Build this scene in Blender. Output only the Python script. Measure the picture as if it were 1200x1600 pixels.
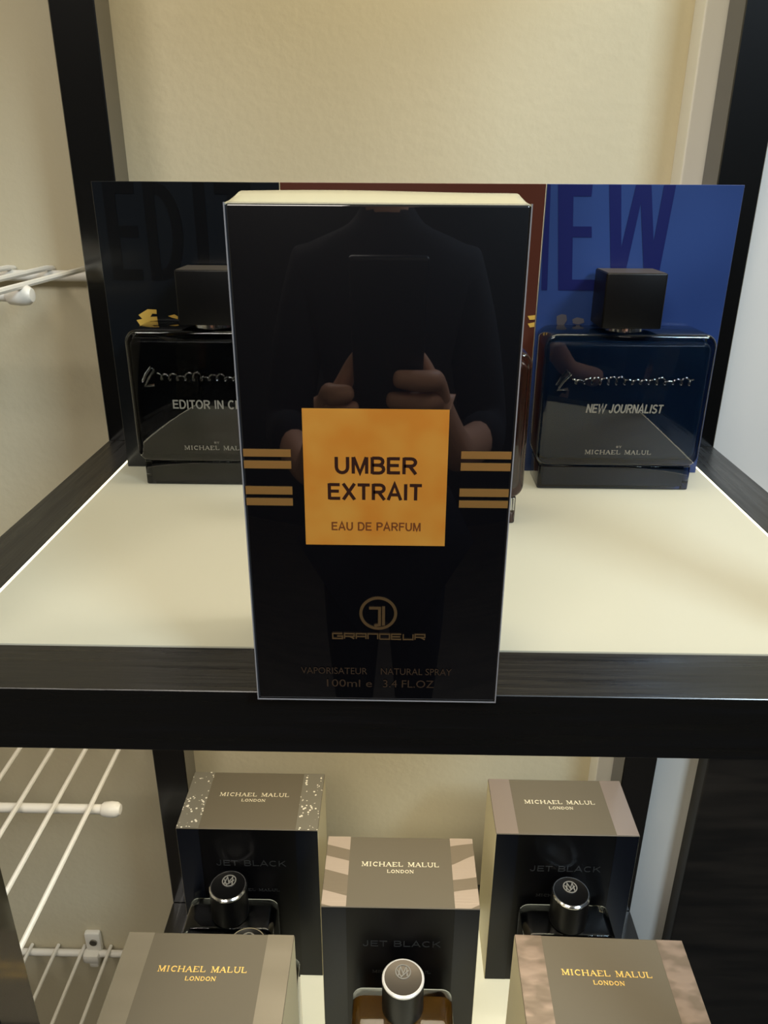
import bpy, bmesh, math, random
from mathutils import Vector, Matrix
random.seed(7)
for o in list(bpy.data.objects): bpy.data.objects.remove(o)
S = bpy.context.scene
COL = S.collection
H = 1.35                      # lens height above the floor; coordinates below are relative to it in z

# ---------------------------------------------------------------- camera
PITCH, ROLL, YAW, FPX = 0.400258, 0.006097, -0.014915, 1206.05
F = Vector((math.sin(YAW)*math.cos(PITCH), math.cos(YAW)*math.cos(PITCH), -math.sin(PITCH)))
R = Vector((math.cos(YAW), -math.sin(YAW), 0)); U = R.cross(F)
cx = math.cos(ROLL)*R + math.sin(ROLL)*U
cy = -math.sin(ROLL)*R + math.cos(ROLL)*U
cam = bpy.data.cameras.new('camera'); co = bpy.data.objects.new('camera', cam); COL.objects.link(co)
cam.sensor_fit = 'VERTICAL'; cam.sensor_height = 24; cam.lens = 24*FPX/1600
cam.clip_start = 0.01; cam.clip_end = 20
M = Matrix((cx, cy, -F)).transposed().to_4x4(); M.translation = Vector((0, 0, H)); co.matrix_world = M
S.camera = co

# ---------------------------------------------------------------- world, lights, exposure
S.view_settings.view_transform = 'Standard'; S.view_settings.look = 'None'
S.view_settings.gamma = 1; S.view_settings.use_curve_mapping = False
S.view_settings.exposure = 0.0
w = bpy.data.worlds.new('world'); S.world = w; w.use_nodes = True
w.node_tree.nodes['Background'].inputs[0].default_value = (0.9, 0.95, 1.0, 1)
w.node_tree.nodes['Background'].inputs[1].default_value = 0.03
def area(name, loc, target, size, power, col):
    l = bpy.data.lights.new(name, 'AREA'); l.size = size; l.energy = power; l.color = col
    o = bpy.data.objects.new(name, l); COL.objects.link(o); o.location = loc
    o.rotation_euler = (Vector(target)-Vector(loc)).to_track_quat('-Z', 'Y').to_euler()
    return o
area('ceiling_light', (-0.5, -0.9, 2.38), (-0.3, -0.1, 0.9), 0.6, 17, (1.0, 0.92, 0.82))
area('hand_fill_light', (0.95, 0.30, 2.38), (0.02, -0.05, 1.23), 0.3, 9, (1.0, 0.93, 0.84))  # added lamp, brightens the hands so their reflection shows in the film
for zl_, pw in ((1.35+0.2586-0.0250, 0.80), (1.35-0.152-0.0250, 0.95)):       # unseen fill added under each shelf to brighten wall and box tops
    a_ = area('bay_fill_light', (0.009, 0.345, zl_), (0.009, 0.3451, 0), 0.30, pw, (1.0, 0.88, 0.66)); a_.data.shape = 'RECTANGLE'; a_.data.size_y = 0.20
area('cool_side_light', (0.80, -0.60, 2.15), (0.23, 0.50, 0.95), 0.35, 15, (0.70, 0.86, 1.0))
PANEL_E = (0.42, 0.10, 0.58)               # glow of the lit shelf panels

# ---------------------------------------------------------------- materials
def lin(c):
    return tuple(((x/255)/12.92 if x/255 <= 0.04045 else ((x/255+0.055)/1.055)**2.4) for x in c) + (1,)
def mat(name, col, rough=0.5, metal=0, coat=0, coatr=0.05, spec=0.5, emit=None, es=0, coat_ior=1.5, trans=0, ior=1.45, srgb=True):
    m = bpy.data.materials.new(name); m.use_nodes = True
    b = m.node_tree.nodes['Principled BSDF']
    c = lin(col) if srgb else tuple(col)+(1,)
    b.inputs['Base Color'].default_value = c; b.inputs['Roughness'].default_value = rough
    b.inputs['Metallic'].default_value = metal; b.inputs['Coat Weight'].default_value = coat
    b.inputs['Coat Roughness'].default_value = coatr; b.inputs['Specular IOR Level'].default_value = spec
    b.inputs['Transmission Weight'].default_value = trans; b.inputs['IOR'].default_value = ior
    if emit: b.inputs['Emission Color'].default_value = lin(emit); b.inputs['Emission Strength'].default_value = es
    b.inputs['Coat IOR'].default_value = coat_ior
    m.diffuse_color = c
    return m
def nd(m, t, **k):
    n = m.node_tree.nodes.new(t)
    for a, v in k.items(): setattr(n, a, v)
    return n
def lk(m, a, b): m.node_tree.links.new(a, b)
def bump(m, scale=(100, 100, 100), strength=0.2, dist=0.001, detail=3, col2=None, rough2=None, lo=0.35, hi=0.65, kind='noise'):
    b = m.node_tree.nodes['Principled BSDF']
    tc = nd(m, 'ShaderNodeTexCoord'); mp = nd(m, 'ShaderNodeMapping'); mp.inputs['Scale'].default_value = scale
    lk(m, tc.outputs['Object'], mp.inputs['Vector'])
    n = nd(m, 'ShaderNodeTexNoise'); n.inputs['Scale'].default_value = 1; n.inputs['Detail'].default_value = detail
    lk(m, mp.outputs[0], n.inputs['Vector'])
    bp = nd(m, 'ShaderNodeBump'); bp.inputs['Strength'].default_value = strength; bp.inputs['Distance'].default_value = dist
    lk(m, n.outputs['Fac'], bp.inputs['Height']); lk(m, bp.outputs[0], b.inputs['Normal'])
    if col2 is not None:
        r = nd(m, 'ShaderNodeValToRGB'); r.color_ramp.elements[0].position = lo; r.color_ramp.elements[1].position = hi
        r.color_ramp.elements[0].color = b.inputs['Base Color'].default_value; r.color_ramp.elements[1].color = lin(col2)
        lk(m, n.outputs['Fac'], r.inputs[0]); lk(m, r.outputs[0], b.inputs['Base Color'])
    if rough2 is not None:
        r = nd(m, 'ShaderNodeMapRange'); r.inputs[1].default_value = lo; r.inputs[2].default_value = hi
        r.inputs[3].default_value = b.inputs['Roughness'].default_value; r.inputs[4].default_value = rough2
        lk(m, n.outputs['Fac'], r.inputs[0]); lk(m, r.outputs[0], b.inputs['Roughness'])
    return m

m_wall = bump(mat('beige wall paint', (206, 196, 168), 0.6, spec=0.3), (160, 160, 160), 0.35, 0.001, 4)
m_trim = mat('white trim paint', (222, 220, 214), 0.45)
m_room = mat('dim room paint', (52, 54, 60), 0.7)
m_floor = bump(mat('grey floor', (70, 66, 62), 0.5), (3, 40, 40), 0.1, 0.001, col2=(88, 82, 76))
m_ceil = mat('ceiling white', (200, 198, 190), 0.8)
def wood(name, sc, base=(5, 5, 6), c2=(10, 10, 9), rough=0.42):
    return bump(mat(name, base, rough, spec=1.0), sc, 0.5, 0.0006, 5, col2=c2, rough2=0.24)
m_wx = wood('black woodgrain across', (14, 260, 260), c2=(18, 17, 15))
m_wy = wood('black woodgrain deep', (260, 14, 260), c2=(18, 17, 15))
m_wz = bump(mat('black woodgrain upright', (4, 4, 4), 0.4, spec=.2, coat=1, coatr=.12, coat_ior=1.9), (260, 260, 14), 0.22, 0.0004, 4)
m_cab = bump(mat('dark cabinet laminate', (22, 21, 20), 0.42), (9, 90, 60), 0.3, 0.0006, 5, col2=(40, 36, 32), rough2=0.5)
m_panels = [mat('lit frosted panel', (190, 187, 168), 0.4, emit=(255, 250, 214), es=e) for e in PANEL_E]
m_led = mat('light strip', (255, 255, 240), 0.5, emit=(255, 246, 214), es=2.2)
m_wire = mat('white coated wire', (232, 228, 218), 0.35)
m_screw = mat('screw metal', (150, 146, 138), 0.35, metal=1)
m_film = bump(mat('black carton under clear film', (4, 4, 8), 0.45, spec=.2, coat=1, coatr=0.02, coat_ior=1.75), (14, 30, 8), 0.12, 0.0012, 1)
m_filmtop = mat('clear film fold with painted sheen', (206, 202, 172), 0.3, coat=1, coatr=0.04)  # cream base stands in for light reflected off the clear film
m_seam = mat('film edge with painted highlight', (150, 148, 150), 0.25, coat=1)  # pale base paints the light caught along the film's edges
m_gold = bump(mat('gold foil label', (255, 182, 78), 0.33, metal=0.4), (70, 70, 70), 0.15, 0.0008, 2, col2=(248, 160, 60))
m_gold2 = mat('dull gold foil', (232, 180, 104), 0.35, metal=0.8)
m_gold3 = mat('faint gold print', (112, 88, 58), 0.4, metal=0.5)
m_gold4 = mat('very faint gold print', (70, 54, 40), 0.5, metal=0.3)
m_brown = mat('dark brown print', (50, 22, 12), 0.5)
m_brown2 = mat('brown print', (120, 66, 28), 0.5)
m_card_black = mat('black display card', (9, 14, 20), 0.3, coat=0.4, coatr=0.12)
m_card_ink = mat('blacker ink', (3, 5, 9), 0.3, coat=0.4, coatr=0.12)
m_card_brown = mat('rust brown display card', (76, 38, 27), 0.35, coat=0.4, coatr=0.12)
m_card_blue = bump(mat('blue display card', (42, 66, 122), 0.35, coat=0.4, coatr=0.12), (12, 12, 12), 0, 0.001, 1, col2=(34, 56, 108))
m_ink_blue = mat('navy ink', (18, 26, 84), 0.35, coat=0.4, coatr=0.12)
m_edge = mat('card edge', (150, 145, 135), 0.5)
m_glass = mat('clear perfume glass', (235, 240, 245), 0.02, trans=1, ior=1.5)
m_liq_navy = mat('navy bottle core', (12, 28, 49), 0.2, spec=.1)
m_liq_black = mat('black bottle core', (4, 5, 7), 0.2, spec=.1)
m_liq_brown = mat('brown bottle core', (60, 30, 18), 0.2)
m_liq_amber = mat('amber perfume', (120, 82, 26), 0.05, trans=0.6, ior=1.36)
m_cap = bump(mat('black cap', (4, 4, 5), 0.4, spec=.35), (300, 300, 300), 0.1, 0.0003, 2)
m_cap_top = bump(mat('brushed dark metal', (104, 97, 88), 0.42, metal=0.7), (30, 500, 30), 0.15, 0.0003, 2)
m_disc = mat('gloss black disc', (10, 10, 11), .25)
m_rim = mat('bright rim', (235, 233, 230), .3, metal=.3)
m_mono = mat('raised metal', (158, 156, 150), .3, metal=.5)
m_silver = mat('bright silver', (225, 225, 225), 0.15, metal=1)
m_print = mat('pale silver print', (146, 144, 136), 0.35, metal=0.4)
m_print_dim = mat('dim silver print', (60, 62, 64), 0.4, metal=0.4)
m_foil_gold = mat('gold hot foil', (255, 214, 120), 0.35, metal=0.3)
m_foil_pale = mat('pale gold hot foil', (240, 232, 205), 0.35, metal=0.3)
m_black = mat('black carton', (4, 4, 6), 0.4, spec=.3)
m_lid_lit = mat('lit-toned taupe carton top', (98, 91, 77), 0.5, spec=0.4)  # top of the black carton, light it catches put into the taupe
m_skin = bump(mat('skin', (222, 170, 146), 0.5), (60, 60, 60), 0.1, 0.001, 2)
m_shirt = mat('dark navy shirt', (20, 22, 34), 0.9)
m_hair = mat('dark hair', (30, 22, 18), 0.7)
m_phone = mat('dark phone back', (26, 30, 42), 0.4)

# ---------------------------------------------------------------- helpers
def thing(name, label, cat, base, group=None, rotz=0, kind=None):
    o = bpy.data.objects.new(name, None); COL.objects.link(o); o.empty_display_size = 0.02
    o.location = (base[0], base[1], base[2]+H); o.rotation_euler = (0, 0, rotz)
    o['label'] = label; o['category'] = cat
    if group: o['group'] = group
    if kind: o['kind'] = kind
    o['_b'] = 0; del o['_b']
    BASE[o.name] = Vector(base)
    return o
BASE = {}
def tag(o, label=None, cat=None, group=None, kind=None):
    if label: o['label'] = label
    if cat: o['category'] = cat
    if group: o['group'] = group
    if kind: o['kind'] = kind
    return o
def rootof(p):
    b = Vector((0, 0, 0))
    while p is not None:
        b = BASE[p.name]; 
        if p.parent is None: return b
        p = p.parent
    return b
def obj(name, bm, m, parent=None, base=None, smooth=False, label=None):
    """bm in lens-relative coordinates; links ONE mesh object."""
    b = rootof(parent) if parent else (Vector(base) if base is not None else Vector((0, 0, 0)))
    bmesh.ops.recalc_face_normals(bm, faces=bm.faces)
    for v in bm.verts: v.co -= b
    me = bpy.data.meshes.new(name); bm.to_mesh(me); bm.free()
    ms = m if isinstance(m, (list, tuple)) else [m]
    for x in ms: me.materials.append(x)
    if smooth:
        for p in me.polygons: p.use_smooth = True
        try: me.set_sharp_from_angle(angle=math.radians(35))
        except Exception: pass
    o = bpy.data.objects.new(name, me); COL.objects.link(o)
    if parent:
        o.parent = parent; BASE[o.name] = b
    else:
        o.location = b + Vector((0, 0, H)); BASE[o.name] = b
    if label: o['label'] = label
    return o
def box(x0, x1, y0, y1, z0, z1, bev=0, seg=2, bm=None):
    bm = bm or bmesh.new()
    vs = [bm.verts.new((x, y, z)) for x in (x0, x1) for y in (y0, y1) for z in (z0, z1)]
    fs = []
    for q in ((0, 1, 3, 2), (4, 6, 7, 5), (0, 4, 5, 1), (2, 3, 7, 6), (0, 2, 6, 4), (1, 5, 7, 3)):
        fs.append(bm.faces.new([vs[i] for i in q]))
    if bev:
        es = list({e for f in fs for e in f.edges})
        bmesh.ops.bevel(bm, geom=es, offset=bev, segments=seg, affect='EDGES', profile=0.5)
    return bm
def rbox(x0, x1, y0, y1, z0, z1, r, bev=0.001, axis='y', seg=6):
    """box with rounded corners of radius r in the plane across `axis`, small bevel on rims"""
    bm = bmesh.new()
    if axis == 'y': a0, a1, b0, b1, c0, c1 = x0, x1, z0, z1, y0, y1
    else: a0, a1, b0, b1, c0, c1 = x0, x1, y0, y1, z0, z1
    pts = []
    for (ca, cb, st) in ((a1-r, b1-r, 0), (a0+r, b1-r, 90), (a0+r, b0+r, 180), (a1-r, b0+r, 270)):
        for k in range(seg+1):
            t = math.radians(st+90*k/seg); pts.append((ca+r*math.cos(t), cb+r*math.sin(t)))
    def P(p, c): return (p[0], c, p[1]) if axis == 'y' else (p[0], p[1], c)
    A = [bm.verts.new(P(p, c0)) for p in pts]; B = [bm.verts.new(P(p, c1)) for p in pts]
    n = len(pts); fa = bm.faces.new(A); fb = bm.faces.new(B)
    for i in range(n): bm.faces.new((A[i], A[(i+1) % n], B[(i+1) % n], B[i]))
    bmesh.ops.recalc_face_normals(bm, faces=bm.faces)
    if bev: bmesh.ops.bevel(bm, geom=list(fa.edges)+list(fb.edges), offset=bev, segments=3, affect='EDGES', profile=0.5)
    return bm
def cyl(p0, p1, r, seg=16, bm=None, cap=True):
    bm = bm or bmesh.new(); p0 = Vector(p0); p1 = Vector(p1); d = (p1-p0).normalized()
    a = d.orthogonal().normalized(); b = d.cross(a)
    A = []; B = []
    for k in range(seg):
        t = 2*math.pi*k/seg; o = a*math.cos(t)*r+b*math.sin(t)*r
        A.append(bm.verts.new(p0+o)); B.append(bm.verts.new(p1+o))
    for k in range(seg): bm.faces.new((A[k], A[(k+1) % seg], B[(k+1) % seg], B[k]))
    if cap: bm.faces.new(A); bm.faces.new(B)
    return bm
def lathe(cxy, prof, seg=40):
    bm = bmesh.new(); rings = []
    for r, z in prof:
        if r < 1e-7: rings.append([bm.verts.new((cxy[0], cxy[1], z))]*seg)
        else: rings.append([bm.verts.new((cxy[0]+r*math.cos(2*math.pi*k/seg), cxy[1]+r*math.sin(2*math.pi*k/seg), z)) for k in range(seg)])
    for a, b in zip(rings, rings[1:]):
        for k in range(seg):
            vs = [a[k], a[(k+1) % seg], b[(k+1) % seg], b[k]]; u = []
            for v in vs:
                if v not in u: u.append(v)
            if len(u) > 2: bm.faces.new(u)
    return bm
class Plane2:
    """2-D drawing plane: origin, x direction, y direction; n = outward normal"""
    def __init__(s, o, x, y): s.o = Vector(o); s.x = Vector(x).normalized(); s.y = Vector(y).normalized(); s.n = s.x.cross(s.y)
    def p(s, u, v, h=0): return s.o+s.x*u+s.y*v+s.n*h
def front(y, off=0.00012): return Plane2((0, y-off, 0), (1, 0, 0), (0, 0, 1))   # u = x, v = z
PC = [0]
def poly(bm, pl, pts, h0=0, h1=0.0001):
    PC[0] += 1; h1 = h1+(PC[0] % 9)*5e-6
    A = [bm.verts.new(pl.p(u, v, h0)) for u, v in pts]; B = [bm.verts.new(pl.p(u, v, h1)) for u, v in pts]
    bm.faces.new(A); bm.faces.new(B)
    for i in range(len(pts)): j = (i+1) % len(pts); bm.faces.new((A[i], A[j], B[j], B[i]))
def stroke(bm, pl, pts, t, h1=0.0001, closed=False):
    n = len(pts)
    L = []; Rr = []
    for i in range(n):
        a = Vector(pts[(i-1) % n]) if (closed or i) else None
        c = Vector(pts[(i+1) % n]) if (closed or i < n-1) else None
        p = Vector(pts[i])
        d1 = (p-a).normalized() if a is not None else (c-p).normalized()
        d2 = (c-p).normalized() if c is not None else d1
        n1 = Vector((-d1.y, d1.x)); n2 = Vector((-d2.y, d2.x)); m_ = (n1+n2)
        if m_.length < 1e-4: m_ = n1
        m_.normalize(); s = (t/2)/max(0.45, m_.dot(n1))
        L.append(p+m_*s); Rr.append(p-m_*s)
    for i in range(n if closed else n-1):
        j = (i+1) % n
        poly(bm, pl, [L[i], L[j], Rr[j], Rr[i]], 0, h1)
def arc(cx_, cy_, rx, ry, a0, a1, k=10):
    return [(cx_+rx*math.cos(math.radians(a0+(a1-a0)*i/k)), cy_+ry*math.sin(math.radians(a0+(a1-a0)*i/k))) for i in range(k+1)]
# serif stroke letters: (width, [(polyline, weight)], [serif x, y])
G = {
 'M': (1.05, [([(.12, 0), (.12, 1)], .5), ([(.14, 1), (.52, .1), (.9, 1)], 1), ([(.92, 1), (.92, 0)], 1.2)], [(.12, 0), (.12, 1), (.92, 0), (.92, 1)]),
 'I': (.5, [([(.25, 0), (.25, 1)], 1.2)], [(.25, 0), (.25, 1)]),
 'C': (.9, [(arc(.5, .5, .38, .46, 50, 310, 12), 1.1), ([(.78, .95), (.78, .72)], .6)], []),
 'H': (1.0, [([(.15, 0), (.15, 1)], 1.2), ([(.85, 0), (.85, 1)], 1.2), ([(.15, .5), (.85, .5)], .6)], [(.15, 0), (.15, 1), (.85, 0), (.85, 1)]),
 'A': (.95, [([(.1, 0), (.46, 1)], .6), ([(.46, 1), (.85, 0)], 1.3), ([(.25, .36), (.7, .36)], .6)], [(.1, 0), (.85, 0)]),
 'E': (.85, [([(.15, 0), (.15, 1)], 1.2), ([(.15, .96), (.75, .96), (.75, .76)], .6), ([(.15, .52), (.55, .52)], .6), ([(.15, .04), (.78, .04), (.78, .26)], .6)], [(.15, 0), (.15, 1)]),
 'L': (.82, [([(.15, 0), (.15, 1)], 1.2), ([(.15, .04), (.74, .04), (.74, .3)], .6)], [(.15, 1)]),
 'U': (.95, [([(.15, 1), (.15, .35)]+arc(.48, .35, .33, .33, 180, 360, 8)[1:]+[(.81, 1)], .95)], [(.15, 1), (.81, 1)]),
 'O': (.95, [(arc(.47, .5, .38, .46, 0, 360, 16), 1.0)], []),
 'N': (1.0, [([(.15, 0), (.15, 1)], .6), ([(.15, 1), (.85, 0)], 1.2), ([(.85, 0), (.85, 1)], .6)], [(.15, 0), (.15, 1), (.85, 1)]),
 'D': (.95, [([(.15, 0), (.15, 1)], 1.2), ([(.15, .96)]+arc(.4, .5, .42, .46, 90, -90, 10)+[(.15, .04)], .9)], []),
 'B': (.85, [([(.15, 0), (.15, 1)], 1.2), ([(.15, .96)]+arc(.4, .74, .28, .22, 90, -90, 6)+[(.15, .52)], .7), ([(.15, .52)]+arc(.42, .28, .32, .24, 90, -90, 6)+[(.15, .04)], .7)], []),
 'Y': (.85, [([(.1, 1), (.45, .5), (.45, 0)], 1.0), ([(.8, 1), (.45, .5)], .6)], [(.1, 1), (.8, 1), (.45, 0)]),
 ' ': (.55, [], []),
}
def serif_text(bm, pl, s, x0, x1, y0, h, weight=0.13, rot=None):
    tot = sum(G[c][0] for c in s)+0.12*(len(s)-1)
    k = (x1-x0)/tot; x = x0
    for c in s:
        wd, st, sf = G[c]
        for pts, wt in st:
            closed = len(pts) > 8 and abs(pts[0][0]-pts[-1][0]) < 1e-3 and abs(pts[0][1]-pts[-1][1]) < 1e-3
            q = [(x+p[0]*k, y0+p[1]*h) for p in (pts[:-1] if closed else pts)]
            stroke(bm, pl, q, weight*h*wt, closed=closed)
        for sx, sy in sf:
            yy = y0+(sy*h if sy < .5 else h)
            stroke(bm, pl, [(x+(sx-.15)*k, yy), (x+(sx+.15)*k, yy)], 0.09*h)
        x += (wd+.12)*k
SG = {
 'A': (.95, [[(.06, 0), (.47, 1), (.88, 0)], [(.22, .33), (.72, .33)]]), 'B': (.88, [[(.12, 0), (.12, 1)], [(.12, .95)]+arc(.52, .74, .24, .21, 90, -90, 6)+[(.12, .53)], [(.12, .53)]+arc(.54, .285, .27, .235, 90, -90, 6)+[(.12, .05)]]),
 'C': (.95, [arc(.5, .5, .40, .45, 48, 312, 14)]), 'D': (.95, [[(.12, 0), (.12, 1)], [(.12, .95)]+arc(.42, .5, .42, .45, 90, -90, 10)+[(.12, .05)]]),
 'E': (.84, [[(.12, 0), (.12, 1)], [(.12, .925), (.8, .925)], [(.12, .52), (.74, .52)], [(.12, .075), (.82, .075)]]),
 'F': (.78, [[(.12, 0), (.12, 1)], [(.12, .925), (.76, .925)], [(.12, .52), (.68, .52)]]),
 'H': (.92, [[(.12, 0), (.12, 1)], [(.80, 0), (.80, 1)], [(.12, .52), (.80, .52)]]), 'I': (.28, [[(.14, 0), (.14, 1)]]),
 'J': (.70, [[(.54, 1), (.54, .32)]+arc(.32, .30, .22, .25, 0, -180, 8)]), 'K': (.9, [[(.12, 0), (.12, 1)], [(.80, 1), (.16, .40)], [(.36, .60), (.86, 0)]]),
 'L': (.78, [[(.12, 0), (.12, 1)], [(.12, .075), (.76, .075)]]), 'M': (1.05, [[(.12, 0), (.12, 1)], [(.93, 0), (.93, 1)], [(.14, 1), (.525, .05), (.91, 1)]]),
 'N': (.92, [[(.12, 0), (.12, 1)], [(.80, 0), (.80, 1)], [(.14, .95), (.78, .05)]]), 'O': (1.0, [arc(.5, .5, .41, .45, 0, 360, 20)]),
 'P': (.84, [[(.12, 0), (.12, 1)], [(.12, .93)]+arc(.50, .71, .27, .22, 90, -90, 7)+[(.12, .49)]]),
 'R': (.92, [[(.12, 0), (.12, 1)], [(.12, .93)]+arc(.54, .71, .27, .22, 90, -90, 7)+[(.12, .49)], [(.46, .49), (.84, 0)]]),
 'S': (.86, [arc(.43, .73, .31, .22, 20, 270, 10)[:-1]+[(.43, .51)]+arc(.43, .27, .33, .22, 90, -160, 10)[1:]]),
 'T': (.82, [[(.41, 0), (.41, 1)], [(.02, .925), (.80, .925)]]), 'U': (.92, [[(.12, 1), (.12, .38)]+arc(.46, .38, .34, .33, 180, 360, 8)[1:]+[(.80, 1)]]),
 'W': (1.3, [[(.06, 1), (.34, .03), (.65, .97), (.96, .03), (1.24, 1)]]), 'X': (.9, [[(.08, 0), (.82, 1)], [(.08, 1), (.82, 0)]]), ' ': (.42, [])}
def sans_text(pl, s, x0, x1, y0, y1, weight=.17, slant=0, h=.0001, bm=None):
    bm = bm or bmesh.new(); h_ = y1-y0
    tot = sum(SG[c][0] for c in s)+.10*(len(s)-1); k = (x1-x0)/tot; x = x0
    for c in s:
        for pts in SG[c][1]:
            closed = len(pts) > 8 and abs(pts[0][0]-pts[-1][0]) < 1e-3 and abs(pts[0][1]-pts[-1][1]) < 1e-3
            q = [(x+p[0]*k+slant*p[1]*h_, y0+p[1]*h_) for p in (pts[:-1] if closed else pts)]
            stroke(bm, pl, q, weight*h_, h1=h, closed=closed)
        x += (SG[c][0]+.10)*k
    return bm
def font_text(pl, s, x0, x1, y0, y1, bold=0.0, slant=0, space=1.0, h=0.0001, bm=None):
    """built-in sans lettering fitted to the rectangle"""
    cu = bpy.data.curves.new('t', 'FONT'); cu.body = s; cu.size = 1; cu.offset = bold; cu.space_character = space; cu.resolution_u = 3
    ob = bpy.data.objects.new('t', cu); COL.objects.link(ob)
    dg = bpy.context.evaluated_depsgraph_get(); me = bpy.data.meshes.new_from_object(ob.evaluated_get(dg))
    xs = [v.co.x for v in me.vertices]; ys = [v.co.y for v in me.vertices]
    ax, bx, ay, by = min(xs), max(xs), min(ys), max(ys)
    t = bmesh.new(); t.from_mesh(me)
    bpy.data.objects.remove(ob); bpy.data.curves.remove(cu); bpy.data.meshes.remove(me)
    bmesh.ops.remove_doubles(t, verts=t.verts, dist=1e-5)
    for v in t.verts:
        vv = y0+(v.co.y-ay)/(by-ay)*(y1-y0)
        uu = x0+(v.co.x-ax)/(bx-ax)*(x1-x0)+slant*(vv-y0)
        v.co = pl.p(uu, vv, h)
    if bm is not None:
        me2 = bpy.data.meshes.new('t'); t.to_mesh(me2); t.free(); bm.from_mesh(me2); bpy.data.meshes.remove(me2); return bm
    return t
def tube(pts, r, seg=8, bm=None):
    bm = bm or bmesh.new(); pts = [Vector(p) for p in pts]; rings = []; a = None
    for i, p in enumerate(pts):
        d = (pts[min(i+1, len(pts)-1)]-pts[max(i-1, 0)]).normalized()
        a = d.orthogonal().normalized() if a is None else (a-d*a.dot(d)).normalized()
        b = d.cross(a)
        rings.append([bm.verts.new(p+(a*math.cos(2*math.pi*k/seg)+b*math.sin(2*math.pi*k/seg))*r) for k in range(seg)])
    for A, B in zip(rings, rings[1:]):
        for k in range(seg): bm.faces.new((A[k], A[(k+1) % seg], B[(k+1) % seg], B[k]))
    bm.faces.new(rings[0]); bm.faces.new(rings[-1])
    return bm

# ---------------------------------------------------------------- setting
WY = 0.518                                                     # wall plane behind the shelving
Z0, Z1 = -H, 1.1
def struct(name, bm, m, label, cat, smooth=False):
    o = obj(name, bm, m, smooth=smooth); return tag(o, label, cat, kind='structure')
struct('wall_back', box(-1.7, 1.5, WY, WY+0.1, Z0, Z1), m_wall, 'beige painted wall with fine orange-peel texture behind the shelving', 'wall')
struct('wall_left', box(-1.8, -1.7, -2.2, WY+0.1, Z0, Z1), m_wall, 'beige wall at the left end of the closet shelves', 'wall')
struct('wall_right', box(1.5, 1.6, -2.2, WY+0.1, Z0, Z1), m_room, 'dim wall at the right of the room', 'wall')
struct('wall_front', box(-1.8, 1.6, -2.3, -2.2, Z0, Z1), m_room, 'dim wall behind the photographer', 'wall')
struct('floor', box(-1.8, 1.6, -2.3, WY+0.1, Z0-0.05, Z0), m_floor, 'grey floor of the room', 'floor')
struct('ceiling', box(-1.8, 1.6, -2.3, WY+0.1, Z1, Z1+0.05), m_ceil, 'plain white ceiling', 'ceiling')
struct('trim_1', box(0.1665, 0.262, 0.4990, WY, Z0, Z1, 0.001), m_trim, 'white vertical casing board on the wall right of the black shelving', 'trim')

# ---------------------------------------------------------------- shelving
XL, XR, T = -0.16, 0.1781, 0.0245
YF, YB = 0.2081, 0.4965
LV = [0.2586, -0.152, -0.5626]
st = thing('display_shelf', 'black woodgrain open shelving stand with glowing frosted shelf panels', 'shelf', (0.009, 0.35, Z0))
for x0 in (XL-T, XR):
    for y0 in (YF, YB-T):
        obj('post', box(x0, x0+T, y0, y0+T, Z0, 0.62, 0.0006, 1), m_wz, st)
for z in LV:
    zb = z-T
    obj('front_rail', box(XL-T-0.0002, XR+T+0.0002, YF-0.0003, YF+T+0.0008, zb, z, 0.00025, 1), m_wx, st)
    obj('back_rail', box(XL, XR, YB-T, YB, zb, z, 0.0006, 1), m_wx, st)
    obj('side_rail', box(XL-T, XL, YF+T+0.0008, YB-T, zb, z, 0.0006, 1), m_wy, st)
    obj('side_rail', box(XR, XR+T, YF+T+0.0008, YB-T, zb, z, 0.0006, 1), m_wy, st)
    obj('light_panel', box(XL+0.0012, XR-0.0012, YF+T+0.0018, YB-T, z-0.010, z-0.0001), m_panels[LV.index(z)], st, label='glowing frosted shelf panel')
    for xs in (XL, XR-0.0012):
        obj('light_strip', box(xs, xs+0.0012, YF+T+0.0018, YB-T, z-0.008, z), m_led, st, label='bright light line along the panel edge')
ZP, ZL = LV[1], LV[2]

# cabinet at the lower right
cb = thing('cabinet', 'dark brown-black woodgrain cabinet standing right of the shelving', 'cabinet', (0.42, 0.36, Z0))
obj('body', box(0.2465, 0.62, 0.482, 0.4985, Z0, -0.205, 0.001), m_cab, cb)
obj('top_board', box(0.2465, 0.622, 0.4805, 0.4985, -0.205, -0.202), m_cab, cb)

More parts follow.
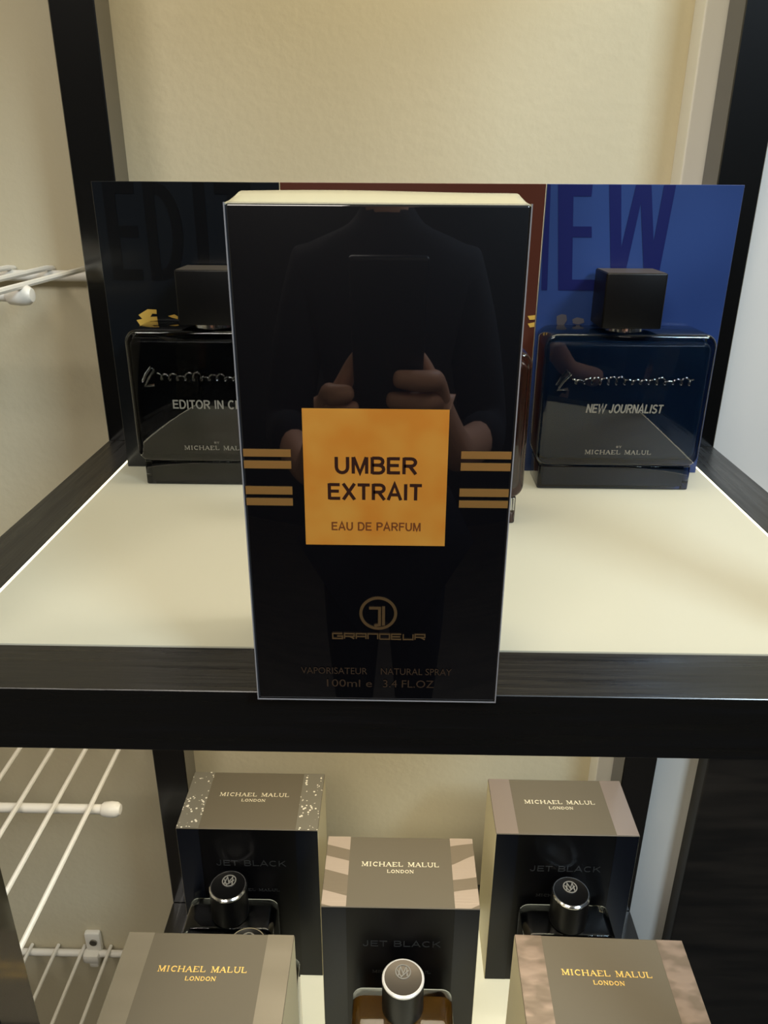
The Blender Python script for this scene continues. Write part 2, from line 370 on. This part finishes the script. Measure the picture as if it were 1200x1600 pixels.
# ---------------------------------------------------------------- wire shelves on the wall at the left
def wire_shelf(label, z, xr, cap_y, offs, sp, grp, clipx=None, depth=0.30, right_rod=None):
    t = thing('wire_shelf', label, 'wire shelf', (xr-0.5, WY, z), grp)
    rr = 0.0034; rw = 0.0017
    x_l = xr-1.1
    yb = WY-0.006; yfr = WY-depth
    for y, r_end in ((yb, right_rod if right_rod else xr+0.012), (cap_y, xr), (yfr+0.006, xr)):
        obj('rod', cyl((x_l, y, z-rr-rw), (r_end, y, z-rr-rw), rr), m_wire, t, smooth=True)
    obj('rod', cyl((x_l, yfr, z-0.028), (xr, yfr, z-0.028), rr), m_wire, t, smooth=True)
    for (y, zz) in ((cap_y, z-rr-rw), (yfr, z-0.028)):
        c = bmesh.new(); prof = [(0, .0), (.0035, .0006), (.0052, .003), (.0056, .007), (.0050, .0125), (.0042, .0135), (.0036, .0135)]
        c = lathe((0, 0), prof, 20)
        for v in c.verts: v.co = Vector((xr+0.002-v.co.z, y+v.co.y, zz+v.co.x))
        obj('end_cap', c, m_wire, t, smooth=True)
    k = 0
    while offs-k*sp > x_l:
        x = offs-k*sp; k += 1
        if k > 38: break
        pts = [(x, WY-0.001, z-0.001), (x, yb-0.004, z), (x, cap_y, z), (x, yfr+0.004, z), (x, yfr, z-0.003), (x, yfr-rw, z-0.012), (x, yfr-rw, z-0.030)]
        obj('cross_wire', tube(pts, rw), m_wire, t, smooth=True)
    if clipx is not None:
        c = box(clipx-.0075, clipx+.0075, WY-.006, WY, z-.004, z+.0205, .002)
        box(clipx-.010, clipx+.006, WY-.013, WY-.0005, z-.012, z-.001, .003, bm=c)
        box(clipx-.005, clipx+.004, WY-.011, WY, z-.019, z-.011, .002, bm=c)
        cl = obj('wall_clip', c, m_wire, t, smooth=True)
        s = cyl((clipx+.001, WY-.0075, z+.010), (clipx+.001, WY-.005, z+.010), .0035, 14)
        obj('screw', s, m_screw, cl, smooth=True)
    return t
G_W = 'white wire shelves fixed to the beige wall'
wire_shelf('white wire shelf highest on the left wall, seen edge-on', -0.0495, -0.1945, 0.418, -0.1972, 0.0254, G_W)
wire_shelf('white wire shelf whose long wires slant across the lower left gap', -0.400, -0.1915, 0.4150, -0.2097, 0.0254, G_W)
wire_shelf('lowest white wire shelf, hung from a screwed wall clip at bottom left', -0.6745, -0.192, 0.395, -0.2678, 0.0254, G_W, clipx=-0.2825)

# ---------------------------------------------------------------- display cards
def card(name, x0, x1, m, label):
    t = thing(name, label, 'display card', ((x0+x1)/2, 0.425, ZP), 'cardboard display cards behind the bottles')
    obj('panel', box(x0, x1, 0.4230, 0.4252, ZP, 0.0012, 0.0002, 1), m, t)
    obj('foot', box(x0+.01, x1-.01, 0.4252, 0.4560, ZP, ZP+0.002), m, t)
    return t
c1 = card('display_card', -0.1560, -0.0605, m_card_black, 'near-black display card behind the left bottle, dark EDITOR lettering')
c2 = card('display_card', -0.0600, 0.0743, m_card_brown, 'rust brown display card mostly hidden behind the tall black box')
c3 = card('display_card', 0.0748, 0.1736, m_card_blue, 'blue display card with large navy NEW lettering')
pl = front(0.423, 0.0001)
def slz(x, z, k=-0.10): return (x+k*(z-0.0), z)
b = bmesh.new(); zt, zb_ = 0.0010, -0.0505
def quad(b, pts): poly(b, pl, pts)
quad(b, [(.0802, zt), (.0880, zt), (.0922, zb_), (.0850, zb_)])           # E
quad(b, [(.0870, zt), (.0975, zt), (.0975, zt-.0055), (.0870, zt-.0055)])
quad(b, [(.0880, -.0188), (.0992, -.0188), (.0998, -.0240), (.0884, -.0240)])
quad(b, [(.0905, -.0450), (.1036, -.0450), (.1040, zb_), (.0905, zb_)])
quad(b, [(.1058, zt), (.1118, zt), (.1182, zb_), (.1128, zb_)])           # W
quad(b, [(.1193, zt), (.1236, zt), (.1182, zb_), (.1128, zb_)])
quad(b, [(.1212, zt), (.1269, zt), (.1362, zb_), (.1304, zb_)])
quad(b, [(.1333, zt), (.1392, zt), (.1362, zb_), (.1304, zb_)])
obj('lettering', b, m_ink_blue, c3, label='large navy letters')
b = bmesh.new()
quad(b, [(.0750, zt), (.0765, zt), (.0792, zb_), (.0762, zb_), (.0750, -.030)])
obj('lettering', b, m_ink_blue, c3)
b = bmesh.new()
quad(b, [(-.1505, zt), (-.1445, zt), (-.1445, -.047), (-.1505, -.047)])   # E
for z in (zt, -.020, -.0415): quad(b, [(-.1445, z), (-.1345, z), (-.1345, z-.0055), (-.1445, z-.0055)])
quad(b, [(-.1300, zt), (-.1245, zt), (-.1245, -.047), (-.1300, -.047)])   # D
q = [(-.1245, zt-.003)]+arc(-.1235, -.023, .0095, .021, 85, -85, 14)+[(-.1245, -.0445)]
stroke(b, pl, q, .0055)
quad(b, [(-.1045, zt), (-.0985, zt), (-.0985, -.047), (-.1045, -.047)])   # I
quad(b, [(-.0935, zt), (-.0750, zt), (-.0750, zt-.0055), (-.0935, zt-.0055)])
quad(b, [(-.0872, zt), (-.0814, zt), (-.0814, -.047), (-.0872, -.047)])   # T
obj('lettering', b, m_card_ink, c1, label='large black letters')
# gold script fragments
def script_mark(parent, x, z, s, m):
    b = bmesh.new()
    stroke(b, pl, [(x+.0105*s, z+.0088*s), (x+.0060*s, z+.0090*s), (x+.0022*s, z+.0068*s), (x+.0040*s, z+.0048*s), (x+.0105*s, z+.0052*s)], .0022*s)
    stroke(b, pl, [(x+.0060*s, z+.0045*s), (x+.0010*s, z+.0035*s), (x+.0025*s, z+.0010*s), (x+.0070*s, z+.0003*s), (x+.0115*s, z+.0006*s)], .0024*s)
    poly(b, pl, [(x+.0022*s, z+.0075*s), (x+.0060*s, z+.0096*s), (x+.0090*s, z+.0090*s), (x+.0060*s, z+.0050*s)])
    obj('script_mark', b, m, parent, label='gold script fragment')
    b = bmesh.new()
    for dz in (.0066, .0028):
        poly(b, pl, [(x+.0165*s, z+dz*s), (x+.0200*s, z+(dz+.0009)*s), (x+.0218*s, z+(dz-.0002)*s), (x+.0216*s, z+(dz-.0016)*s), (x+.0185*s, z+(dz-.0008)*s)])
    obj('script_mark', b, m, parent, label='gold script fragment')
m_scr = mat('gold ink', (214, 176, 84), 0.4, metal=0.1)
m_scr2 = mat('grey ink', (92, 92, 104), 0.4, metal=0.1)
script_mark(c1, -.1400, -.0722, 1.0, m_scr)
b = bmesh.new()
poly(b, pl, [(.0855, -.0640), (.0880, -.0628), (.0905, -.0632), (.0912, -.0660), (.0895, -.0690), (.0870, -.0695), (.0858, -.0675)])
poly(b, pl, [(.0940, -.0655), (.0965, -.0645), (.1000, -.0652), (.1005, -.0672), (.0975, -.0682), (.0945, -.0676)])
obj('script_mark', b, m_scr2, c3, label='grey script fragment')
b = bmesh.new()
poly(b, pl, [(.0700, -.0640), (.0740, -.0635), (.0740, -.0658), (.0712, -.0660)])
poly(b, pl, [(.0704, -.0680), (.0740, -.0672), (.0740, -.0696), (.0716, -.0700)])
obj('script_mark', b, m_scr, c2, label='gold script fragment')

# ---------------------------------------------------------------- square perfume bottles on the upper panel
def square_bottle(xc, y0, core, cap_dx, label, prints, foot_w=.0820, body_w=.0865, rotz=0):
    t = thing('perfume_bottle', label, 'perfume bottle', (xc, y0+.014, ZP), 'square glass perfume bottles on the glowing shelf', rotz)
    z0, z1 = ZP, -0.0680
    zf = ZP+.0125
    obj('foot', rbox(xc-foot_w/2, xc+foot_w/2, y0+.002, y0+.0272, z0, zf+.001, .0015, .0006, 'z', 3), m_glass, t, smooth=True)
    g = obj('glass_body', rbox(xc-body_w/2, xc+body_w/2, y0, y0+.0288, zf+.0012, z1, .0065, .0022, 'y', 8), m_glass, t, smooth=True)
    obj('core', rbox(xc-body_w/2+.0018, xc+body_w/2-.0018, y0+.0030, y0+.0275, zf+.0046, z1-.0042, .0050, .0026, 'y', 8), core, t, smooth=True)
    obj('core_foot', box(xc-foot_w/2+.003, xc+foot_w/2-.003, y0+.006, y0+.0262, z0+.0012, zf-.001, .0006), core, t)
    cxp = xc+cap_dx
    neck = cyl((cxp, y0+.0145, z1-.0010), (cxp, y0+.0145, z1+.0035), .0095, 28)
    obj('collar', neck, m_silver, t, smooth=True)
    obj('cap', rbox(cxp-.0150, cxp+.0150, y0+.0020, y0+.0270, z1+.0022, z1+.0290, .0012, .0007, 'z', 3), m_cap, t, smooth=True)
    obj('cap_top', box(cxp-.0142, cxp+.0142, y0+.0028, y0+.0262, z1+.0288, z1+.0292), m_cap_top, t, label='brushed grey top of the cap')
    # moulded script relief across the front
    b = bmesh.new(); random.seed(int(abs(xc)*1e4)); pf = front(y0, 0.0)
    sm = []; k = 15; amps = [random.uniform(.0010, .0030) for _ in range(k+1)]
    for i in range(k*12+1):
        f = i/12; am = amps[int(f)]*(1-f % 1)+amps[min(k, int(f)+1)]*(f % 1); ph_ = 2*math.pi*f
        sm.append((xc-.028+.062*i/(k*12)+.0013*math.sin(ph_), -.0930+am*(math.cos(ph_)*.8+.5)))
    tb = tube([(u, y0+.0002, v) for u, v in sm], .00042, 6, b)
    tube([(xc-.0360, y0+.0002, -.0945), (xc-.0340, y0+.0002, -.0905), (xc-.0310, y0+.0002, -.0868), (xc-.0290, y0+.0002, -.0885), (xc-.0325, y0+.0002, -.0925), (xc-.0350, y0+.0002, -.0968), (xc-.0300, y0+.0002, -.0962)], .0008, 6, b)
    obj('moulded_script', b, m_glass, t, smooth=True)
    if prints is None: return t
    pf = front(y0, 0.00015)
    b = bmesh.new()
    nm, nx0, nx1, sl = prints
    sans_text(pf, nm, nx0, nx1, -.1086, -.1040, .16, slant=sl, bm=b)
    obj('name_print', b, m_print, t, label='pale printed name')
    b = bmesh.new()
    serif_text(b, pf, 'MICHAEL MALUL', xc-.0175, xc+.0175, -.1312, .0022, .16)
    serif_text(b, pf, 'BY', xc-.0014, xc+.0014, -.1276, .0010, .2)
    obj('maker_print', b, m_print, t, label='pale printed maker name')
    return t
square_bottle(-0.0955, 0.3930, m_liq_black, 0.0, 'black square glass bottle printed EDITOR IN CHIEF, left of the tall box', ('EDITOR IN CHIEF', -.1170, -.0725, 0))
square_bottle(0.1185, 0.3930, m_liq_navy, -0.0008, 'dark navy square glass bottle printed NEW JOURNALIST, right of the tall box', ('NEW JOURNALIST', .0990, .1385, .12))
square_bottle(0.0195, 0.3450, m_liq_brown, 0.0, 'brown square glass bottle nearly hidden behind the tall box', None, foot_w=.0785, body_w=.084)

# ---------------------------------------------------------------- the tall black box
BX0, BX1, BY0, BY1, BT = -0.0430, 0.0328, 0.2040, 0.2560, -0.0040
tb = thing('perfume_box', 'tall black perfume box in clear film with gold UMBER EXTRAIT label', 'perfume box', ((BX0+BX1)/2, 0.23, ZP))
obj('carton', box(BX0, BX1, BY0, BY1, ZP+.0003, BT, 0.0009, 3), m_film, tb, smooth=True)
b = bmesh.new(); nx, ny = 40, 14; gr = []
for i in range(nx+1):
    row = []
    for j in range(ny+1):
        fx = i/nx; fy = j/ny
        x = BX0-.0002+(BX1-BX0+.0004)*fx; y = BY0+.0003+(BY1-BY0-.0006)*fy
        px = min(1, min(fx, 1-fx)/.018); py = min(1, min(fy, 1-fy)/.30)
        px = math.sqrt(max(0, 1-(1-px)**2)); py = math.sin(py*math.pi/2)
        row.append(b.verts.new((x, y, BT-.0002+.0027*px*py*(1+.1*math.sin(fx*5)))))
    gr.append(row)
for i in range(nx):
    for j in range(ny): b.faces.new((gr[i][j], gr[i+1][j], gr[i+1][j+1], gr[i][j+1]))
rim = [gr[i][0] for i in range(nx+1)]+[gr[nx][j] for j in range(1, ny+1)]+[gr[i][ny] for i in range(nx-1, -1, -1)]+[gr[0][j] for j in range(ny-1, 0, -1)]
low = [b.verts.new(v.co+Vector((0, 0, -.0004))) for v in rim]
for i in range(len(rim)): j = (i+1) % len(rim); b.faces.new((rim[i], rim[j], low[j], low[i]))
b.faces.new(low)
obj('film_fold', b, m_filmtop, tb, smooth=True, label='puffed clear film over the top, reflected light painted cream')
b = box(BX0-.00016, BX0+.00018, BY0-.00025, BY0+.0008, ZP, BT)
box(BX1-.00018, BX1+.00016, BY0-.00025, BY0+.0008, ZP, BT, bm=b)
box(BX0, BX1, BY0-.0002, BY0+.0002, ZP, ZP+.00025, bm=b)
obj('film_seam', b, m_seam, tb, label='pale film edge with painted highlight')
pf = front(BY0)
b = bmesh.new(); poly(b, pf, [(-.0256, -.0559), (.0146, -.0559), (.0147, -.0968), (-.0258, -.0968)], 0, .0001)
lab = obj('gold_label', b, m_gold, tb, label='gold foil square label')
pf2 = front(BY0, .00026)
b = bmesh.new()
sans_text(pf2, 'UMBER', -.0170, .0062, -.0746, -.0697, .19, bm=b, h=.00002)
sans_text(pf2, 'EXTRAIT', -.0191, .0077, -.0825, -.0776, .19, bm=b, h=.00002)
obj('lettering', b, m_brown, lab, label='dark brown bold words')
b = bmesh.new(); sans_text(pf2, 'EAU DE PARFUM', -.0182, .0076, -.0921, -.0895, .17, bm=b, h=.00002)
obj('lettering', b, m_brown2, lab)
for s, x0, x1 in ((0, BX0+.0006, -.0291), (1, .0183, BX1-.0006)):
    for za, zb2 in ((-.0677, -.0699), (-.0711, -.0734), (-.0788, -.0812), (-.0824, -.0846)):
        b = bmesh.new(); poly(b, pf, [(x0, za), (x1, za), (x1, zb2), (x0, zb2)])
        obj('gold_stripe', b, m_gold2, tb, label='gold stripe')
b = bmesh.new(); cxl, czl, rl = -.0046, -.1197, .0053
stroke(b, pf, [(cxl+rl*math.cos(a*math.pi/20), czl+rl*math.sin(a*math.pi/20)) for a in range(40)], .0009, closed=True)
stroke(b, pf, [(cxl-.0028, czl+.0018), (cxl+.0004, czl+.0018), (cxl+.0004, czl-.0040), (cxl-.0012, czl-.0044)], .0009)
stroke(b, pf, [(cxl+.0016, czl+.0024), (cxl+.0016, czl-.0042)], .0009)
# wide squared maker name, drawn stroke by stroke
x = -.0186; wl = .0030; gp = .00062; zt2, zb3 = -.1270, -.1288; zm = (zt2+zb3)/2; tt = .00042
LET = {'G': [[(1, 1), (0, 1), (0, 0), (1, 0), (1, .5), (.45, .5)]], 'R': [[(0, 0), (0, 1), (1, 1), (1, .45), (0, .45)], [(.55, .45), (1, 0)]],
       'A': [[(0, 0), (0, 1), (1, 1), (1, 0)], [(0, .45), (1, .45)]], 'N': [[(0, 0), (0, 1), (1, 1), (1, 0)]],
       'D': [[(0, 0), (0, 1), (1, 1), (1, 0), (0, 0)]], 'E': [[(1, 1), (0, 1), (0, 0), (1, 0)], [(0, .5), (.9, .5)]], 'U': [[(0, 1), (0, 0), (1, 0), (1, 1)]]}
for ch in 'GRANDEUR':
    for pts in LET[ch]:
        stroke(b, pf, [(x+p[0]*wl, zb3+p[1]*(zt2-zb3)) for p in pts], tt)
    x += wl+gp
obj('emblem', b, m_gold3, tb, label='dull gold ring emblem above the wide maker name')
b = bmesh.new()
font_text(pf, 'VAPORISATEUR', -.0288, -.0080, -.1418, -.1394, bold=.0, bm=b)
font_text(pf, 'NATURAL SPRAY', -.0037, .0185, -.1418, -.1394, bold=.0, bm=b)
font_text(pf, '100ml e', -.0208, -.0065, -.1466, -.1438, bm=b)
font_text(pf, '3.4 FL.OZ', -.0030, .0130, -.1466, -.1438, bm=b)
obj('small_print', b, m_gold4, tb, label='faint brown small print')

# ---------------------------------------------------------------- boxed sets on the lower panel
TOPZ = -0.415
def strip_mat(kind):
    if kind == 'glitter':
        m = mat('silver glitter paper', (128, 124, 112), 0.4, metal=0.35)
        b = m.node_tree.nodes['Principled BSDF']; tc = nd(m, 'ShaderNodeTexCoord')
        v = nd(m, 'ShaderNodeTexVoronoi'); v.inputs['Scale'].default_value = 380; lk(m, tc.outputs['Object'], v.inputs['Vector'])
        n = nd(m, 'ShaderNodeTexNoise'); n.inputs['Scale'].default_value = 130; lk(m, tc.outputs['Object'], n.inputs['Vector'])
        a = nd(m, 'ShaderNodeMath', operation='LESS_THAN'); a.inputs[1].default_value = .30; lk(m, v.outputs['Distance'], a.inputs[0])
        c = nd(m, 'ShaderNodeMath', operation='GREATER_THAN'); c.inputs[1].default_value = .51; lk(m, n.outputs['Fac'], c.inputs[0])
        mu = nd(m, 'ShaderNodeMath', operation='MULTIPLY'); lk(m, a.outputs[0], mu.inputs[0]); lk(m, c.outputs[0], mu.inputs[1])
        mx = nd(m, 'ShaderNodeMix', data_type='RGBA'); mx.inputs[6].default_value = lin((128, 124, 112)); mx.inputs[7].default_value = lin((250, 245, 230))
        lk(m, mu.outputs[0], mx.inputs[0]); lk(m, mx.outputs[2], b.inputs['Base Color']); return m
    if kind == 'crumple':
        m = mat('pinkish foil with painted reflection bands', (172, 150, 134), 0.38, metal=0.35)
        b = m.node_tree.nodes['Principled BSDF']; tc = nd(m, 'ShaderNodeTexCoord')
        sp = nd(m, 'ShaderNodeSeparateXYZ'); lk(m, tc.outputs['Object'], sp.inputs[0])
        def mth(op, a_, b_=None):
            n_ = nd(m, 'ShaderNodeMath', operation=op)
            for i_, q_ in enumerate((a_, b_)):
                if q_ is None: continue
                if isinstance(q_, (int, float)): n_.inputs[i_].default_value = q_
                else: lk(m, q_, n_.inputs[i_])
            return n_.outputs[0]
        f = mth('SUBTRACT', sp.outputs[1], mth('MULTIPLY', mth('ABSOLUTE', sp.outputs[0]), .28))
        f = mth('ADD', mth('MULTIPLY', f, 40), mth('MULTIPLY', mth('SINE', mth('ADD', mth('MULTIPLY', sp.outputs[1], 170), mth('MULTIPLY', sp.outputs[0], 40))), .09))
        t_ = mth('GREATER_THAN', mth('FRACT', mth('ADD', f, 10.1)), .47)
        mx = nd(m, 'ShaderNodeMix', data_type='RGBA'); mx.inputs[6].default_value = lin((126, 115, 99)); mx.inputs[7].default_value = lin((176, 161, 147))  # light and dark bands painted for reflections in crumpled foil
        lk(m, t_, mx.inputs[0]); lk(m, mx.outputs[2], b.inputs['Base Color'])
        n = nd(m, 'ShaderNodeTexNoise'); n.inputs['Scale'].default_value = 1
        mp2 = nd(m, 'ShaderNodeMapping'); mp2.inputs['Scale'].default_value = (60, 900, 900); mp2.inputs['Rotation'].default_value = (0, 0, .2); lk(m, tc.outputs['Object'], mp2.inputs['Vector']); lk(m, mp2.outputs[0], n.inputs['Vector'])
        bp = nd(m, 'ShaderNodeBump'); bp.inputs['Strength'].default_value = .3; bp.inputs['Distance'].default_value = .0004; lk(m, n.outputs['Fac'], bp.inputs['Height']); lk(m, bp.outputs[0], b.inputs['Normal'])
        return m
    if kind == 'pink': return mat('plain pinkish satin strip', (138, 126, 118), 0.4, metal=0.3)
    if kind == 'grey': return bump(mat('smooth grey-taupe strip', (122, 114, 98), 0.35, metal=0.2), (6, 40, 40), .1, .001, 2, col2=(132, 124, 108))
    return bump(mat('mottled pinkish foil strip', (124, 110, 96), 0.38, metal=0.4), (60, 110, 60), .35, .0015, 2, col2=(150, 132, 118), lo=.45, hi=.6)
m_strip_front = mat('glossy blue-black strip', (13, 17, 26), 0.3, spec=.3)
m_side_lit = mat('panel-lit carton flank', (212, 202, 168), 0.45)  # sides coloured pale for the glow of the panel beside them
def gift_box(xc, yf, yb, kind, label, foil, rotz=0, w_=.0998, front_print=True):
    t = thing('perfume_box', label, 'perfume box', (xc, (yf+yb)/2, ZL), 'boxed perfume sets on the lower shelf', rotz)
    x0, x1 = xc-w_/2, xc+w_/2; sw = .0158; e = .00012
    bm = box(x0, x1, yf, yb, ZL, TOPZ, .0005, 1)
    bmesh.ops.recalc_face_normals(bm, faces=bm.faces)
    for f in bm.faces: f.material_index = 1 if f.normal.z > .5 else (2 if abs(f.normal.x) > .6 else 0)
    obj('carton', bm, [m_black, m_lid_lit, m_side_lit], t)
    ms = strip_mat(kind)
    for a, b_ in ((x0+.0003, x0+sw), (x1-sw, x1-.0003)):
        obj('top_strip', box(a, b_, yf+.0003, yb-.0003, TOPZ, TOPZ+e), ms, t, label=ms.name)
        obj('front_strip', box(a, b_, yf-e, yf, ZL+.0005, TOPZ-.0005), m_strip_front, t, label='glossy blue-black strip')
    pt = Plane2((xc, 0, TOPZ+.0001), (1, 0, 0), (0, 1, 0)); yc = yb-.0250
    b = bmesh.new(); serif_text(b, pt, 'MICHAEL MALUL', -.0256, .0256, yc, .0034, .15); serif_text(b, pt, 'LONDON', -.0088, .0088, yc-.0052, .0024, .17)
    obj('foil_lettering', b, foil, t, label='foil lettering')
    if front_print:
        pfr = front(yf, .0001); b = bmesh.new()
        sans_text(pfr, 'JET BLACK', xc-.0240, xc+.0262, -.4494, -.4442, .13, bm=b)
        obj('front_print', b, m_print_dim, t, label='dim grey front lettering'); b = bmesh.new()
        serif_text(b, pfr, 'MICHAEL MALUL', xc-.0175, xc+.0205, -.4738, .0022, .16)
        obj('front_print', b, m_print_dim, t, label='dim grey front lettering')
    return t
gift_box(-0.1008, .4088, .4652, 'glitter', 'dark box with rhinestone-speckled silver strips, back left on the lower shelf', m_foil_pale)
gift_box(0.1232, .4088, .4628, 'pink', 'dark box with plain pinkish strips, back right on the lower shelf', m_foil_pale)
gift_box(0.0066, .3474, .4040, 'crumple', 'dark box with foil strips in painted reflection bands, middle of the lower shelf', m_foil_pale)
gift_box(-0.1070, .2710, .3272, 'grey', 'dark box with lit-toned taupe top, smooth grey strips and gold foil, front left of lower shelf', m_foil_gold, front_print=False)
gift_box(0.1245, .2735, .3295, 'mottle', 'dark box with lit-toned taupe top, mottled pinkish strips and gold foil, front right of lower shelf', m_foil_gold, rotz=-.02, front_print=False)

def jet_bottle(xc, yc, label, core, disc=None, h=.1126, w_=.0640):
    t = thing('perfume_bottle', label, 'perfume bottle', (xc, yc, ZL), 'round-capped bottles on the lower shelf')
    zt_ = ZL+h; zs = zt_-.0270
    d = .013
    obj('glass_body', rbox(xc-w_/2, xc+w_/2, yc-d, yc+d, ZL, zs, .007, .0018, 'y', 8), m_glass, t, smooth=True)
    obj('perfume', rbox(xc-w_/2+.0038, xc+w_/2-.0038, yc-d+.0034, yc+d-.0034, ZL+.008, zs-.006, .004, .0012, 'y', 6), core, t, smooth=True)
    r = .0130
    cp = obj('cap', lathe((xc, yc), [(0, zs+.0002), (r*.96, zs+.0002), (r, zs+.0008), (r, zt_-.0022)]), m_cap, t, smooth=True)
    obj('cap_rim', lathe((xc, yc), [(r, zt_-.0022), (r*1.01, zt_-.0018), (r*1.01, zt_-.0008), (r*.94, zt_), (r*.90, zt_)]), m_rim if disc else m_silver, cp, smooth=True, label='bright silver rim')
    obj('cap_disc', lathe((xc, yc), [(r*.90, zt_), (r*.88, zt_-.0001), (0, zt_-.0001)]), disc or m_disc, cp, smooth=True, label='dark disc top')
    pt = Plane2((xc, yc+.0035, zt_), (1, 0, 0), (0, 1, 0)); b = bmesh.new(); rr = .0046
    stroke(b, pt, [(rr*math.cos(a*math.pi/14), rr*math.sin(a*math.pi/14)) for a in range(28)], .0007, h1=.0004, closed=True)
    stroke(b, pt, [(-.0030, -.0028), (-.0016, .0030), (.0000, -.0012), (.0020, .0032), (.0026, -.0030)], .0009, h1=.0004)
    stroke(b, pt, [(-.0036, .0012), (-.0012, -.0034), (.0034, .0008)], .0007, h1=.0004)
    obj('emblem', b, m_mono, cp, label='raised monogram')
    return t
jet_bottle(0.0087, .3270, 'amber-filled bottle with silver-rimmed black cap before the middle box', m_liq_amber, disc=m_cap_top)
jet_bottle(-0.1130, .3925, 'black bottle with round monogram cap before the rhinestone box', m_liq_black)
jet_bottle(0.1255, .3925, 'black glass bottle with round cap before the back right box', m_liq_black)
jet_bottle(-0.0930, .3525, 'half-hidden black bottle rising just behind the front left box', m_liq_black, h=.1060)

# ---------------------------------------------------------------- the photographer (seen only as a reflection in the film)
def skin_mesh(name, V, E, m, parent=None, base=None, sub=1, label=None):
    bp_ = rootof(parent) if parent else Vector(base)
    me = bpy.data.meshes.new(name); me.from_pydata([Vector(v[:3])-bp_ for v in V], E, [])
    ob = bpy.data.objects.new(name, me); COL.objects.link(ob)
    md = ob.modifiers.new('skin', 'SKIN'); md.use_smooth_shade = True
    sv = me.skin_vertices[0].data
    for i, v in enumerate(V):
        r = v[3]; sv[i].radius = r if isinstance(r, tuple) else (r, r)
    sv[0].use_root = True
    s = ob.modifiers.new('sub', 'SUBSURF'); s.levels = sub; s.render_levels = sub
    me.materials.append(m)
    if parent: ob.parent = parent; BASE[ob.name] = bp_
    else: ob.location = bp_+Vector((0, 0, H)); BASE[ob.name] = bp_
    if label: ob['label'] = label
    return ob
px = thing('phone', 'dark phone held upright, reflected in the film of the tall box', 'phone', (0, -.06, -.14))
def ph(a, t, n): return R*a - U*t + F*n
def pbox(a0, a1, t0, t1, n0, n1, bev):
    bm = box(a0, a1, t0, t1, n0, n1, bev, 3)
    for v in bm.verts: v.co = ph(v.co.x, v.co.y, v.co.z)
    return bm
obj('phone_body', pbox(-.037, .037, -.014, .146, -.0125, -.0040, .003), m_phone, px, smooth=True)
obj('screen', pbox(-.034, .034, -.011, .143, -.0129, -.0125, 0), mat('phone screen', (12, 12, 14), .1), px)
V = []; E_ = []
def av(p, r, pr=None):
    V.append((p[0], p[1], p[2], r)); i = len(V)-1
    if pr is not None: E_.append((pr, i))
    return i
pel = av((0, -.47, -.42), .13); ab = av((0, -.48, -.22), .12, pel); ch = av((0, -.47, -.02), .14, ab); nk = av((0, -.46, .13), .055, ch)
hd0 = av((0, -.44, .20), .06, nk); hd1 = av((0, -.43, .27), .082, hd0); hd2 = av((0, -.44, .35), .075, hd1)
for s in (-1, 1):
    hip = av((s*.09, -.47, -.50), .085, pel); kn = av((s*.10, -.44, -.90), .055, hip); an = av((s*.11, -.47, -1.28), .038, kn); av((s*.13, -.36, -1.325), .022, an)
    sh = av((s*.19, -.46, .05), .055, ch); el = av((s*.23, -.38, -.22), .042, sh)
    if s > 0:
        wr = av((.098, -.115, -.165), .025, el); pm = av((.068, -.072, -.124), (.026, .020), wr)
        tips = [(.078, .004), (.098, -.003), (.117, -.002), (.135, .008)]
    else:
        wr = av((-.112, -.135, -.195), .025, el); pm = av((-.079, -.080, -.130), (.026, .020), wr)
        tips = [(.092, -.034), (.108, -.030), (.124, -.030), (.139, -.034)]
    for k, (t_, a_) in enumerate(tips):
        a1 = s*.052 if s > 0 else -.066
        p1 = ph(a1, t_+.006, -.006); p2 = ph(a1-s*.006, t_+.002, .0065); p3 = ph((a1+a_)/2, t_, .0085); p4 = ph(a_, t_-.001, .0062)
        i = av(p1, .0108, pm); i = av(p2, .0100, i); i = av(p3, .0094, i); av(p4, .0076, i)
    th = av(ph(s*.052, .100, -.016), .0105, pm); th = av(ph(s*.040, .082, -.023), .0092, th); av(ph(s*.026, .066, -.0225), .0080, th)
body = skin_mesh('person', V, E_, m_skin, base=(0, -.45, Z0), sub=2)
tag(body, 'person in dark clothes holding the phone with both hands, reflected in the tall box', 'person')
V = []; E_ = []
pel = av((0, -.47, -.44), .150); ab = av((0, -.48, -.22), .142, pel); ch = av((0, -.47, -.01), .160, ab); nk = av((0, -.462, .13), .078, ch); av((0, -.455, .19), .070, nk)
for s in (-1, 1):
    sh = av((s*.19, -.46, .05), .072, ch); el = av((s*.23, -.38, -.22), .058, sh)
    av((s*.17, -.25, -.190), .045, el)
skin_mesh('shirt', V, E_, m_shirt, body, sub=2, label='dark navy long shirt')
V = []; E_ = []
pel = av((0, -.47, -.44), .148)
for s in (-1, 1):
    hip = av((s*.09, -.47, -.50), .105, pel); kn = av((s*.10, -.44, -.90), .075, hip); av((s*.11, -.47, -1.26), .055, kn)
skin_mesh('trousers', V, E_, m_shirt, body, sub=2, label='dark trousers')
V = []; E_ = []
a = av((0, -.46, .32), .09); b_ = av((0, -.465, .38), .07, a); av((0, -.50, .26), .065, a)
skin_mesh('hair', V, E_, m_hair, body, sub=2, label='short dark hair')
